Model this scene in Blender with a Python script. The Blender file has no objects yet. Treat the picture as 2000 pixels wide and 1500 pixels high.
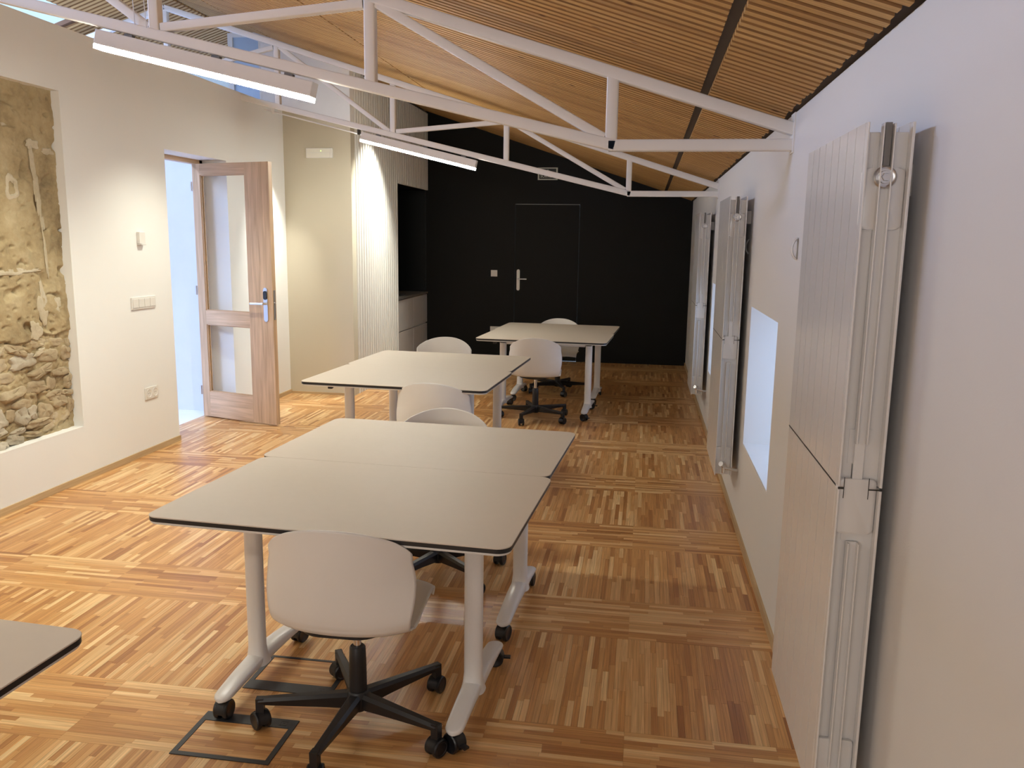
import bpy, bmesh, math, random
from mathutils import Vector, Matrix, noise
random.seed(7)
S = bpy.context.scene
COL = S.collection
# ------------------------------------------------------------------ camera
cam_d = bpy.data.cameras.new('camera'); cam = bpy.data.objects.new('camera', cam_d); COL.objects.link(cam)
cam_d.sensor_width = 36; cam_d.lens = 1623.7/2000*36; cam_d.clip_start = 0.02
_w = Vector((-0.1521, 0.9733, -0.1707)).normalized()
_r = Vector((0.9879, 0.1543, 0.0147)); _r = (_r - _w*_r.dot(_w)).normalized(); _u = _r.cross(_w)
_m = Matrix((( _r.x, _u.x, -_w.x, 0), (_r.y, _u.y, -_w.y, 0), (_r.z, _u.z, -_w.z, 1.63), (0, 0, 0, 1)))
cam.matrix_world = _m
S.camera = cam
# ------------------------------------------------------------------ world, daylight, exposure
S.view_settings.view_transform = 'Standard'; S.view_settings.look = 'None'
S.view_settings.gamma = 1.0; S.view_settings.use_curve_mapping = False
S.view_settings.exposure = 0.52
S.cycles.max_bounces = 7; S.cycles.diffuse_bounces = 4; S.cycles.glossy_bounces = 3; S.cycles.adaptive_threshold = 0.05; S.cycles.sample_clamp_indirect = 6
W = bpy.data.worlds.new('sky'); S.world = W; W.use_nodes = True
W.node_tree.nodes['Background'].inputs[0].default_value = (0.55, 0.76, 1.0, 1)
W.node_tree.nodes['Background'].inputs[1].default_value = 0.9

def area(name, loc, rot, sx, sy, power, color, spread=180):
    d = bpy.data.lights.new(name, 'AREA'); d.shape = 'RECTANGLE'; d.size = sx; d.size_y = sy
    d.energy = power; d.color = color; d.spread = math.radians(spread)
    o = bpy.data.objects.new(name, d); COL.objects.link(o); o.location = loc; o.rotation_euler = rot; return o
def spot(name, loc, target, power, color, ang, blend=0.6, rad=0.03):
    d = bpy.data.lights.new(name, 'SPOT'); d.energy = power; d.color = color
    d.spot_size = math.radians(ang); d.spot_blend = blend; d.shadow_soft_size = rad
    o = bpy.data.objects.new(name, d); COL.objects.link(o); o.location = loc
    o.rotation_euler = (Vector(target)-Vector(loc)).to_track_quat('-Z', 'Y').to_euler(); return o
DAY = (0.48, 0.62, 1.0); WARM = (1.0, 0.94, 0.84)
SL = 0.325                      # ceiling slope
RX = -4.36                      # ridge
def zc(x): return 2.165 + SL*(0.555-x) if x >= RX else 2.165 + SL*(0.555-RX) - SL*(RX-x)
_sa = math.atan(SL)
# daylight through the roof windows of the left slope and the wall windows
for (cy, ly, p) in ((2.6, 2.4, 270), (6.1, 2.1, 38), (9.8, 1.6, 60)):  # the nearest, out of view, is added for cool light on the right wall
    area('daylight_roof_window', (-5.75, cy, zc(-5.75)+0.28), (0, -_sa, 0), 1.0, ly, p, DAY)
for cy in (4.23, 6.93):
    area('daylight_window', (1.30, cy, 0.95), (0, math.radians(90), 0), 0.8, 0.85, 5, DAY)
# unseen fill lights added behind the camera, then the wall washers of the room
area('lamp_behind', (-2.0, 0.06, 2.30), (0, math.radians(13), 0), 1.0, 0.06, 16, WARM)
area('window_behind', (-1.3, -2.9, 1.7), (math.radians(90), 0, 0), 2.2, 1.2, 30, (1.0, 0.95, 0.90))  # added fill; the rear wall has no window
spot('wall_washer', (-3.26, 7.70, 2.46), (-3.85, 7.76, 1.00), 95, (0.96, 0.95, 0.84), 68, 1.0)
spot('wall_washer_slats', (-2.40, 8.72, 2.82), (-3.05, 8.72, 1.60), 215, (0.96, 0.95, 0.84), 84, 1.0)
for yy, pw in ((1.9, 55), (4.0, 75), (5.7, 75)): spot('wall_washer', (-2.75, yy, 2.62), (-3.15, yy, 0.0), pw, (0.93, 0.915, 0.76), 112, 1.0)

# ------------------------------------------------------------------ materials
def mat(name, color=(0.8, 0.8, 0.8), rough=0.5, metal=0.0, spec=0.5, bump=None, vary=None, coat=0):
    m = bpy.data.materials.new(name); m.use_nodes = True; nt = m.node_tree; b = nt.nodes['Principled BSDF']
    b.inputs['Base Color'].default_value = (*color, 1); b.inputs['Roughness'].default_value = rough
    b.inputs['Metallic'].default_value = metal; b.inputs['Specular IOR Level'].default_value = spec
    if coat: b.inputs['Coat Weight'].default_value = coat
    tc = nt.nodes.new('ShaderNodeTexCoord')
    if vary is None: vary = (6.0, 0.04)
    n = nt.nodes.new('ShaderNodeTexNoise'); n.inputs['Scale'].default_value = vary[0]; n.inputs['Detail'].default_value = 4
    nt.links.new(tc.outputs['Object'], n.inputs['Vector'])
    mx = nt.nodes.new('ShaderNodeMix'); mx.data_type = 'RGBA'
    mx.inputs[6].default_value = (*[c*(1-vary[1]) for c in color], 1); mx.inputs[7].default_value = (*[min(1, c*(1+vary[1])) for c in color], 1)
    nt.links.new(n.outputs['Fac'], mx.inputs[0]); nt.links.new(mx.outputs[2], b.inputs['Base Color'])
    if bump:
        n2 = nt.nodes.new('ShaderNodeTexNoise'); n2.inputs['Scale'].default_value = bump[0]; n2.inputs['Detail'].default_value = 3
        nt.links.new(tc.outputs['Object'], n2.inputs['Vector'])
        bp = nt.nodes.new('ShaderNodeBump'); bp.inputs['Strength'].default_value = bump[1]; bp.inputs['Distance'].default_value = 0.002
        nt.links.new(n2.outputs['Fac'], bp.inputs['Height']); nt.links.new(bp.outputs[0], b.inputs['Normal'])
    return m
def emis(name, color, s):
    m = bpy.data.materials.new(name); m.use_nodes = True; b = m.node_tree.nodes['Principled BSDF']
    b.inputs['Emission Color'].default_value = (*color, 1); b.inputs['Emission Strength'].default_value = s
    b.inputs['Base Color'].default_value = (0.9, 0.9, 0.9, 1); return m
def glass(name, tint=(1, 1, 1), rough=0.0):
    m = bpy.data.materials.new(name); m.use_nodes = True; nt = m.node_tree; b = nt.nodes['Principled BSDF']
    out = nt.nodes['Material Output']
    tr = nt.nodes.new('ShaderNodeBsdfTransparent'); tr.inputs[0].default_value = (*tint, 1)
    gl = nt.nodes.new('ShaderNodeBsdfGlossy'); gl.inputs['Roughness'].default_value = 0.02
    fr = nt.nodes.new('ShaderNodeFresnel'); fr.inputs[0].default_value = 1.5
    mx = nt.nodes.new('ShaderNodeMixShader'); ge = nt.nodes.new('ShaderNodeNewGeometry'); mt = nt.nodes.new('ShaderNodeMath'); mt.operation = 'SUBTRACT'; mt.use_clamp = True
    nt.links.new(fr.outputs[0], mt.inputs[0]); nt.links.new(ge.outputs['Backfacing'], mt.inputs[1]); nt.links.new(mt.outputs[0], mx.inputs[0]); nt.links.new(tr.outputs[0], mx.inputs[1]); nt.links.new(gl.outputs[0], mx.inputs[2])
    nt.links.new(mx.outputs[0], out.inputs[0]); nt.nodes.remove(b); return m
def frosted(name, col):
    m = bpy.data.materials.new(name); m.use_nodes = True; nt = m.node_tree; b = nt.nodes['Principled BSDF']
    b.inputs['Base Color'].default_value = (*col, 1); b.inputs['Roughness'].default_value = 0.35
    t = nt.nodes.new('ShaderNodeBsdfTranslucent'); t.inputs[0].default_value = (*col, 1); mx = nt.nodes.new('ShaderNodeMixShader'); mx.inputs[0].default_value = 0.6
    nt.links.new(b.outputs[0], mx.inputs[1]); nt.links.new(t.outputs[0], mx.inputs[2]); nt.links.new(mx.outputs[0], nt.nodes['Material Output'].inputs[0]); return m
def wood(name, c_dark, c_mid, c_light, rough=0.35, gs=(3.0, 70.0), knots=0.0, grain=0.35, coat=0.0):
    """colour from the piece's own 'tone' attribute, grain along its UV"""
    m = bpy.data.materials.new(name); m.use_nodes = True; nt = m.node_tree; b = nt.nodes['Principled BSDF']; L = nt.links.new
    at = nt.nodes.new('ShaderNodeAttribute'); at.attribute_name = 'tone'
    cr = nt.nodes.new('ShaderNodeValToRGB'); e = cr.color_ramp.elements
    e[0].position = 0; e[0].color = (*c_dark, 1); e[1].position = 1; e[1].color = (*c_light, 1)
    k = cr.color_ramp.elements.new(0.5); k.color = (*c_mid, 1)
    L(at.outputs['Fac'], cr.inputs[0])
    uv = nt.nodes.new('ShaderNodeUVMap'); mp = nt.nodes.new('ShaderNodeMapping'); mp.inputs['Scale'].default_value = (gs[0], gs[1], 1)
    L(uv.outputs[0], mp.inputs[0])
    n = nt.nodes.new('ShaderNodeTexNoise'); n.inputs['Scale'].default_value = 1.0; n.inputs['Detail'].default_value = 5; n.inputs['Distortion'].default_value = 0.6
    L(mp.outputs[0], n.inputs['Vector'])
    r2 = nt.nodes.new('ShaderNodeValToRGB'); r2.color_ramp.elements[0].position = 0.3; r2.color_ramp.elements[1].position = 0.7
    g0 = 1-grain; r2.color_ramp.elements[0].color = (g0, g0*0.96, g0*0.9, 1); r2.color_ramp.elements[1].color = (1.08, 1.08, 1.08, 1)
    L(n.outputs['Fac'], r2.inputs[0])
    mx = nt.nodes.new('ShaderNodeMix'); mx.data_type = 'RGBA'; mx.blend_type = 'MULTIPLY'; mx.inputs[0].default_value = 1
    L(cr.outputs[0], mx.inputs[6]); L(r2.outputs[0], mx.inputs[7]); outc = mx.outputs[2]
    if knots:
        mp2 = nt.nodes.new('ShaderNodeMapping'); mp2.inputs['Scale'].default_value = (4.5, 14, 1); L(uv.outputs[0], mp2.inputs[0])
        v = nt.nodes.new('ShaderNodeTexVoronoi'); v.inputs['Scale'].default_value = 1.0; L(mp2.outputs[0], v.inputs['Vector'])
        r3 = nt.nodes.new('ShaderNodeValToRGB'); r3.color_ramp.elements[0].position = 0.05; r3.color_ramp.elements[1].position = knots
        r3.color_ramp.elements[0].color = (0.30, 0.18, 0.10, 1); r3.color_ramp.elements[1].color = (1, 1, 1, 1)
        L(v.outputs['Distance'], r3.inputs[0])
        m2 = nt.nodes.new('ShaderNodeMix'); m2.data_type = 'RGBA'; m2.blend_type = 'MULTIPLY'; m2.inputs[0].default_value = 1
        L(outc, m2.inputs[6]); L(r3.outputs[0], m2.inputs[7]); outc = m2.outputs[2]
    L(outc, b.inputs['Base Color']); b.inputs['Roughness'].default_value = rough
    if coat: b.inputs['Coat Weight'].default_value = coat; b.inputs['Coat Roughness'].default_value = 0.3
    return m
M = dict(
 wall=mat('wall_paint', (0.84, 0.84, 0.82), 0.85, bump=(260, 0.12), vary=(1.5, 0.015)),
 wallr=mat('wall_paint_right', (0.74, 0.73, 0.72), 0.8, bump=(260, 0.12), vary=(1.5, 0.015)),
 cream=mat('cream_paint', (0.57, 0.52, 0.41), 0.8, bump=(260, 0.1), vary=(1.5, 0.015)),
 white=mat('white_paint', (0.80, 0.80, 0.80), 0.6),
 black=mat('black_wall_paint', (0.0050, 0.0044, 0.0038), 0.6, spec=0.22),
 niche=mat('black_niche_laminate', (0.006, 0.006, 0.006), 0.4, spec=0.3),
 steel=mat('white_truss_paint', (0.86, 0.84, 0.81), 0.45),
 lampw=mat('white_lamp_housing', (0.82, 0.81, 0.80), 0.4),
 tube=emis('lamp_diffuser', (0.93, 0.93, 0.83), 76),
 top=mat('pale_laminate', (0.65, 0.575, 0.49), 0.48, spec=0.5, vary=(30, 0.02)),
 under=mat('white_laminate_underside', (0.70, 0.68, 0.65), 0.4),
 edge=mat('black_edge_band', (0.012, 0.012, 0.014), 0.4),
 leg=mat('white_powder_coat', (0.78, 0.77, 0.76), 0.28),
 bplastic=mat('black_nylon', (0.013, 0.013, 0.015), 0.42),
 wheel=mat('black_caster_rubber', (0.010, 0.011, 0.014), 0.35),
 shell=mat('white_polypropylene', (0.76, 0.74, 0.71), 0.38),
 chrome=mat('chrome', (0.75, 0.75, 0.76), 0.16, 1.0),
 brushed=mat('satin_steel', (0.62, 0.62, 0.63), 0.3, 1.0),
 rad=mat('white_enamel_radiator', (0.76, 0.75, 0.74), 0.2, spec=0.6),
 radn=mat('radiator_recess', (0.20, 0.19, 0.18), 0.6),
 radd=mat('radiator_dark_joint', (0.02, 0.018, 0.016), 0.6),
 plast=mat('white_switch_plastic', (0.78, 0.76, 0.72), 0.35),
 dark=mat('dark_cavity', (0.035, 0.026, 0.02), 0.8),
 darkgap=mat('dark_roof_membrane', (0.075, 0.060, 0.050), 0.9),
 corr=mat('white_corridor_paint', (0.70, 0.72, 0.76), 0.8),
 corrfloor=mat('white_resin_floor', (0.85, 0.86, 0.88), 0.35),
 worktop=mat('grey_stone_worktop', (0.22, 0.20, 0.18), 0.35),
 cab=mat('white_cabinet_lacquer', (0.78, 0.77, 0.77), 0.35),
 slatw=mat('off_white_ribbed_panel', (0.72, 0.70, 0.66), 0.55),
 slatb=mat('grey_panel_backing', (0.16, 0.15, 0.135), 0.8),
 glass=glass('clear_glass', (0.97, 0.98, 0.98)),
 gblue=frosted('frosted_glass', (0.66, 0.76, 0.86)),
 boxf=mat('dark_grey_floor_box_frame', (0.030, 0.032, 0.036), 0.5),
 sign=mat('black_sign_face', (0.010, 0.012, 0.010), 0.5),
 letters=mat('pale_sign_letters', (0.55, 0.58, 0.52), 0.6),
 lens=mat('emergency_light_lens', (0.82, 0.80, 0.72), 0.3),
 led=emis('small_green_led', (0.55, 1.0, 0.15), 3),
 reader=mat('black_card_reader', (0.012, 0.012, 0.014), 0.25),
 floor=wood('oiled_parquet', (0.40, 0.170, 0.055), (0.66, 0.350, 0.130), (0.91, 0.65, 0.34), 0.33, (4, 150), grain=0.30),
 slat=wood('spruce_slat', (0.30, 0.145, 0.040), (0.62, 0.375, 0.13), (0.72, 0.47, 0.19), 0.6, (2.2, 120), knots=0.105, grain=0.22),
 slatback=mat('spruce_panel_groove', (0.13, 0.06, 0.024), 0.8),
 door=wood('larch_door', (0.56, 0.37, 0.22), (0.64, 0.45, 0.29), (0.72, 0.53, 0.37), 0.45, (2.2, 34), grain=0.28),
 base=wood('ash_baseboard', (0.46, 0.32, 0.17), (0.55, 0.40, 0.23), (0.62, 0.47, 0.29), 0.45, (2, 60), grain=0.2),
)

# ------------------------------------------------------------------ mesh helpers
class MB:
    def __init__(s): s.v = []; s.f = []; s.uv = []; s.tone = []; s.smooth = False
    def face(s, idx, uv=None, tone=0.5):
        s.f.append(tuple(idx)); s.uv.append(uv or [(0, 0)]*len(idx)); s.tone.append(tone)
    def box(s, x0, x1, y0, y1, z0, z1, tone=0.5, axis=None, off=None, T=None, cut=()):
        P = [Vector((x, y, z)) for z in (z0, z1) for y in (y0, y1) for x in (x0, x1)]
        if axis is None:
            d = (x1-x0, y1-y0, z1-z0); axis = d.index(max(d))
        oth = [k for k in (0, 1, 2) if k != axis]
        if off is None: off = (random.random()*50, random.random()*50)
        UV = [(p[axis]+off[0], (p[oth[0]]+p[oth[1]])+off[1]) for p in P]
        if T is not None: P = [T @ p for p in P]
        n = len(s.v); s.v += [tuple(p) for p in P]
        for k, q in (('b', (0, 2, 3, 1)), ('t', (4, 5, 7, 6)), ('f', (0, 1, 5, 4)), ('k', (2, 6, 7, 3)), ('l', (0, 4, 6, 2)), ('r', (1, 3, 7, 5))):
            if k in cut: continue
            s.face([n+i for i in q], [UV[i] for i in q], tone)
        return s
    def quadgrid(s, rows, close_u=False, close_v=False, flip=False):
        """rows: list of lists of points"""
        n = len(s.v); nu = len(rows[0]); nv = len(rows)
        for r in rows: s.v += [tuple(p) for p in r]
        for j in range(nv-(0 if close_v else 1)):
            for i in range(nu-(0 if close_u else 1)):
                a = n+j*nu+i; b = n+j*nu+(i+1) % nu; c = n+((j+1) % nv)*nu+(i+1) % nu; d = n+((j+1) % nv)*nu+i
                s.face((a, d, c, b) if flip else (a, b, c, d), [(i/nu, j/nv)]*4)
        return s
    def loft(s, rings, caps=True):
        n = len(s.v); nu = len(rings[0])
        s.quadgrid(rings, close_u=True)
        if caps:
            s.face([n+i for i in reversed(range(nu))]); m = n+(len(rings)-1)*nu; s.face([m+i for i in range(nu)])
        return s
    def tube(s, a, b, ra, rb=None, seg=16, sy=1.0, caps=True):
        a = Vector(a); b = Vector(b); rb = ra if rb is None else rb
        d = (b-a).normalized(); up = Vector((0, 0, 1)) if abs(d.z) < 0.9 else Vector((0, 1, 0))
        e1 = d.cross(up).normalized(); e2 = d.cross(e1)
        R = lambda c, r: [c+e1*math.cos(t)*r+e2*math.sin(t)*r*sy for t in [2*math.pi*k/seg for k in range(seg)]]
        return s.loft([R(a, ra), R(b, rb)][::1], caps)
    def lathe(s, c, axis, prof, seg=20):
        """prof: (r, h) along axis; closed ends if r=0"""
        c = Vector(c); d = Vector(axis).normalized(); up = Vector((0, 0, 1)) if abs(d.z) < 0.9 else Vector((0, 1, 0))
        e1 = d.cross(up).normalized(); e2 = d.cross(e1)
        rows = [[c+d*h+(e1*math.cos(2*math.pi*k/seg)+e2*math.sin(2*math.pi*k/seg))*max(r, 1e-5) for k in range(seg)] for r, h in prof]
        return s.loft(rows, True)
    def sqtube(s, a, b, w, h, r=0.006, normal=(0, 1, 0)):
        """square section bar; w in the plane, h along normal"""
        a = Vector(a); b = Vector(b); d = (b-a).normalized(); n = Vector(normal); n = (n-d*n.dot(d)).normalized(); e = d.cross(n)
        pr = []
        for sx, sn in ((1, 1), (-1, 1), (-1, -1), (1, -1)):
            cx, cn = sx*(w/2-r), sn*(h/2-r); a0 = math.atan2(sn, sx)-math.pi/4
            for k in range(4):
                t = a0+k*math.pi/6; pr.append((cx+r*math.cos(t), cn+r*math.sin(t)))
        R = lambda c: [c+e*p+n*q for p, q in pr]
        return s.loft([R(a), R(b)])
    def prism(s, pts, z0, z1, tone=0.5, bev=0.0):
        """pts ccw in xy"""
        n = len(s.v); k = len(pts)
        if bev:
            c = (sum(p[0] for p in pts)/k, sum(p[1] for p in pts)/k)
            def ins(p, e): 
                d = Vector((p[0]-c[0], p[1]-c[1])); l = d.length; d *= (l-e)/l; return (c[0]+d.x, c[1]+d.y)
            rows = [[(*ins(p, bev), z0) for p in pts], [(*p, z0+bev) for p in pts], [(*p, z1-bev) for p in pts], [(*ins(p, bev), z1) for p in pts]]
        else: rows = [[(*p, z0) for p in pts], [(*p, z1) for p in pts]]
        return s.loft([[Vector(p) for p in r] for r in rows])
    def build(s, name, m, parent=None, smooth=None, bevel=None, **tags):
        me = bpy.data.meshes.new(name); me.from_pydata(s.v, [], s.f)
        uvl = me.uv_layers.new(name='UVMap'); k = 0; flat = []
        for u in s.uv: 
            for p in u: flat += [p[0], p[1]]
        uvl.data.foreach_set('uv', flat)
        at = me.attributes.new('tone', 'FLOAT', 'FACE'); at.data.foreach_set('value', s.tone)
        if not s.f: pass
        ms = m if isinstance(m, (list, tuple)) else [m]
        for q in ms: me.materials.append(q)
        if smooth is not None:
            me.polygons.foreach_set('use_smooth', [True]*len(me.polygons))
        me.update()
        if smooth is not None and smooth < 179: me.set_sharp_from_angle(angle=math.radians(smooth))
        o = bpy.data.objects.new(name, me); COL.objects.link(o)
        if parent is not None: o.parent = parent
        if bevel:
            b = o.modifiers.new('bevel', 'BEVEL'); b.width = bevel; b.segments = 2; b.limit_method = 'ANGLE'
        for a, c in tags.items(): o[a] = c
        return o
def box(name, m, b, parent=None, bevel=None, tone=0.5, **t): return MB().box(*b, tone=tone).build(name, m, parent, bevel=bevel, **t)
def empty(name, loc, label=None, cat=None, group=None, kind=None, rz=0.0):
    o = bpy.data.objects.new(name, None); COL.objects.link(o); o.location = loc; o.rotation_euler = (0, 0, rz); o.empty_display_size = 0.1
    tag(o, label, cat, group, kind); return o
def tag(o, label=None, cat=None, group=None, kind=None):
    for k, v in (('label', label), ('category', cat), ('group', group), ('kind', kind)):
        if v: o[k] = v
    return o
def rrect(w, d, r, seg=6):
    out = []
    for sx, sy, a0 in ((1, 1, 0), (-1, 1, 90), (-1, -1, 180), (1, -1, 270)):
        for k in range(seg+1):
            t = math.radians(a0+90*k/seg); out.append((sx*(w/2-r)+r*math.cos(t), sy*(d/2-r)+r*math.sin(t)))
    return out
def copy_tree(o, parent=None):
    c = o.copy(); COL.objects.link(c)
    if parent is not None: c.parent = parent
    for ch in list(o.children): copy_tree(ch, c)
    return c

XR, XL, YB, YW = 0.585, -3.65, 11.26, 8.20      # right wall, left wall, back wall, cream wall
XC = -2.955                                    # face of the ribbed wall
# ------------------------------------------------------------------ FLOOR
fl = MB().box(XL-0.3, XR+0.02, -3.0, YB, -0.12, -0.006).build('floor', M['floor'], kind='structure')
cf = MB().box(-7.2, XL-0.29, -3.0, YB+0.2, -0.12, -0.004).build('floor', M['corrfloor'], kind='structure')
strips = []      # (x0,x1,y0,y1,axis)
LW = 0.0228
def field(x0, x1, y0, y1, axis, tile_tone):
    a0, a1, b0, b1 = (x0, x1, y0, y1) if axis == 0 else (y0, y1, x0, x1)
    n = max(1, round((b1-b0)/LW)); w = (b1-b0)/n
    for k in range(n):
        p = a0; first = True
        while p < a1-0.001:
            q = min(a1, p+(random.uniform(0.08, 0.35) if first else random.uniform(0.20, 0.42)))
            if a1-q < 0.05: q = a1
            first = False
            t = min(1, max(0, (random.gauss(0.47, 0.15) if random.random() < 0.72 else random.uniform(0.6, 1.0) if random.random() < 0.7 else random.uniform(0, 0.25))+tile_tone)); g = 0.0003
            r = (p+g, q-g, b0+k*w+g, b0+(k+1)*w-g) if axis == 0 else (b0+k*w+g, b0+(k+1)*w-g, p+g, q-g)
            strips.append((*r, axis, t)); p = q
P = 1.045; yb = 2.22-4*P
while yb < YB:
    for (y0, y1, ax) in ((yb, yb+0.375, 0), (yb+0.375, yb+P, 1)):
        y0c, y1c = max(-1.2, y0), min(YB, y1)
        if y1c-y0c < 0.02: continue
        wd = 0.61
        x = XR+0.0-math.ceil((XR-XL)/wd+1)*wd + (0.02 if ax == 0 else 0.2)
        while x < XR:
            xa, xb = max(XL, x), min(XR, x+wd)
            if xb-xa > 0.01: field(xa, xb, y0c, y1c, ax, random.uniform(-0.10, 0.10))
            x += wd
    yb += P
# doorway extension
field(XL-0.3, XL, 6.06, 6.98, 1, 0)
Cp = Vector((0, 0, 1.63))
def pix_area(r):
    c = Vector(((r[0]+r[1])/2, (r[2]+r[3])/2, 0))-Cp; d = c.dot(_w)
    if d < 0.4: return 0
    px = c.dot(_r)/d*1624; py = c.dot(_u)/d*1624
    if abs(px) > 990 or abs(py) > 740: return 0
    return (r[1]-r[0])*(r[3]-r[2])*1.63/(d**3)
def hidden(r):      # under the tables in front
    x, y = (r[0]+r[1])/2, (r[2]+r[3])/2
    return 0
strips.sort(key=lambda r: -pix_area(r))
for r in strips[:300]:
    MB().box(*r[:4], -0.008, 0.0, tone=r[5], axis=r[4], cut=('b',)).build('parquet_strip', M['floor'], fl)
rest = MB()
for r in strips[300:]: rest.box(*r[:4], -0.008, random.uniform(-0.0002, 0.0), tone=r[5], axis=r[4], cut=('b', 'f', 'k', 'l', 'r') if r[3] > 5 else ('b',))
rest.build('parquet_field', M['floor'], fl, kind='stuff')

# ------------------------------------------------------------------ CEILING
ceil = MB()
def slab(x0, x1, y0, y1, t=0.04, up=0.016):
    a = [Vector((x0, y0, zc(x0)+up)), Vector((x1, y0, zc(x1)+up)), Vector((x1, y1, zc(x1)+up)), Vector((x0, y1, zc(x0)+up))]
    ceil.loft([a[::-1], [p+Vector((0, 0, t)) for p in a[::-1]]])
slab(RX, XR+0.3, -3, YB+0.2)
for (x0, x1, y0, y1) in ((-5.05, RX, -3, YB+0.2), (-7.2, -6.35, -3, YB+0.2), (-6.35, -5.05, -3, 1.4), (-6.35, -5.05, 3.8, 5.0), (-6.35, -5.05, 7.2, 9.0), (-6.35, -5.05, 10.6, YB+0.2)): slab(x0, x1, y0, y1)
ce = ceil.build('ceiling', M['slatback'], kind='structure')
# dark gaps: eaves gap at the right wall and the wide gap beside it
for nm, xa, xb in (('eaves_gap', 0.500, XR+0.05), ('ceiling_gap', 0.190, 0.262)):
    g = MB(); zz = lambda x: zc(x)+0.0150
    g.quadgrid([[Vector((xa, -3, zz(xa))), Vector((xb, -3, zz(xb)))], [Vector((xa, YB, zz(xa))), Vector((xb, YB, zz(xb)))]]); g.build(nm, M['darkgap'], ce)
PIT = 0.0625; srows = []
cols = ((0.246, 0.562), (-2.135, 0.208), (-3.735, -2.150), (RX+0.01, -3.750))
for ci, (xa, xb) in enumerate(cols):
    y = 0.45
    while y < YB-0.03:
        jr = (0.0005, 0.006) if ci == 0 else ((0.004, 0.0005) if ci == 1 else (0.004, 0.004)); srows.append((xa+random.uniform(-jr[0], jr[0]), xb+random.uniform(-jr[1], jr[1]), y, y+0.037)); y += PIT
lcols = ((-5.03, RX-0.02, 2.0, YB), (-7.0, -6.37, 3.0, YB))
lrows = []
for (xa, xb, ya, yb_) in lcols:
    y = ya
    while y < yb_: lrows.append((xa, xb, y, y+0.037)); y += PIT
for (ya, yb_) in ((3.85, 4.95), (7.25, 8.95), (10.65, YB)):
    y = ya
    while y < yb_: lrows.append((-6.35, -5.05, y, y+0.037)); y += PIT
def slat(mb, xa, xb, y0, y1, t):
    d = 0.016; sd = 0.005     # profile: flat face, sloping flanks up into the groove
    ym = [(y0, 0), (y1, 0), (y1+sd, d), (y0-sd, d)]
    off = (random.random()*60, random.random()*60)
    n = len(mb.v)
    for x in (xa, xb):
        for (y, dz) in ym: mb.v.append((x, y, zc(x)+dz))
    U = [[(x+off[0], (y-y0)+off[1]) for (y, dz) in ym] for x in (xa, xb)]
    for i in range(4):
        if i == 2: continue
        j = (i+1) % 4
        mb.face((n+i, n+4+i, n+4+j, n+j), [U[0][i], U[1][i], U[1][j], U[0][j]], t if i == 0 else 0.04)
    mb.face((n, n+1, n+2, n+3), U[0], t); mb.face((n+4, n+7, n+6, n+5), [U[1][k] for k in (0, 3, 2, 1)], t)
def ceil_px(r):
    best = 0
    for k in range(9):
        x = r[0]+(r[1]-r[0])*k/8; c = Vector((x, r[2], zc(x)))-Cp; d = c.dot(_w)
        if d < 0.4: continue
        px, py = c.dot(_r)/d*1624, c.dot(_u)/d*1624
        if abs(px) < 1000 and abs(py) < 750: best += (r[1]-r[0])/9/d**3*(zc(x)-1.63)
    return best
srows.sort(key=lambda r: -ceil_px(r))
for r in srows[:300]:
    m_ = MB(); slat(m_, *r, min(1, max(0.25, random.gauss(0.55, 0.13)))); m_.build('slat', M['slat'], ce)
m_ = MB()
for r in srows[300:]+lrows: slat(m_, *r, min(1, max(0.25, random.gauss(0.55, 0.13))))
m_.build('slat_field', M['slat'], ce, kind='stuff')

# ------------------------------------------------------------------ RIGHT WALL with two deep windows
WT = 0.42; WZ0, WZ1 = 0.515, 1.290; WIN = ((3.765, 4.70), (6.46, 7.40))
wr = MB(); ys = [-3.0]
for a, b in WIN: ys += [a, b]
ys.append(YB+0.2)
for i in range(0, len(ys), 2): wr.box(XR, XR+WT, ys[i], ys[i+1], -0.1, 2.16)
for a, b in WIN: wr.box(XR, XR+WT, a, b, -0.1, WZ0); wr.box(XR, XR+WT, a, b, WZ1, 2.16)
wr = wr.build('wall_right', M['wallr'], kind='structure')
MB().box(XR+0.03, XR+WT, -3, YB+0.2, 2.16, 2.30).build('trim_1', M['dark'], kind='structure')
for i, (a, b) in enumerate(WIN):
    f = MB(); x0, x1 = XR+WT-0.07, XR+WT-0.02
    f.box(x0, x1, a, a+0.05, WZ0, WZ1).box(x0, x1, b-0.05, b, WZ0, WZ1).box(x0, x1, a+0.05, b-0.05, WZ0, WZ0+0.05).box(x0, x1, a+0.05, b-0.05, WZ1-0.05, WZ1)
    w_ = f.build('window_%d' % (i+1), M['white'], kind='structure')
    box('pane', M['glass'], (x0+0.015, x0+0.021, a+0.05, b-0.05, WZ0+0.05, WZ1-0.05), w_)
    box('sill', M['white'], (XR+0.002, x0, a, b, WZ0, WZ0+0.006), w_)
MB().box(XR-0.012, XR, -1.0, YB, 0.0, 0.042, tone=0.5).build('baseboard_right', M['base'], kind='structure')

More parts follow.
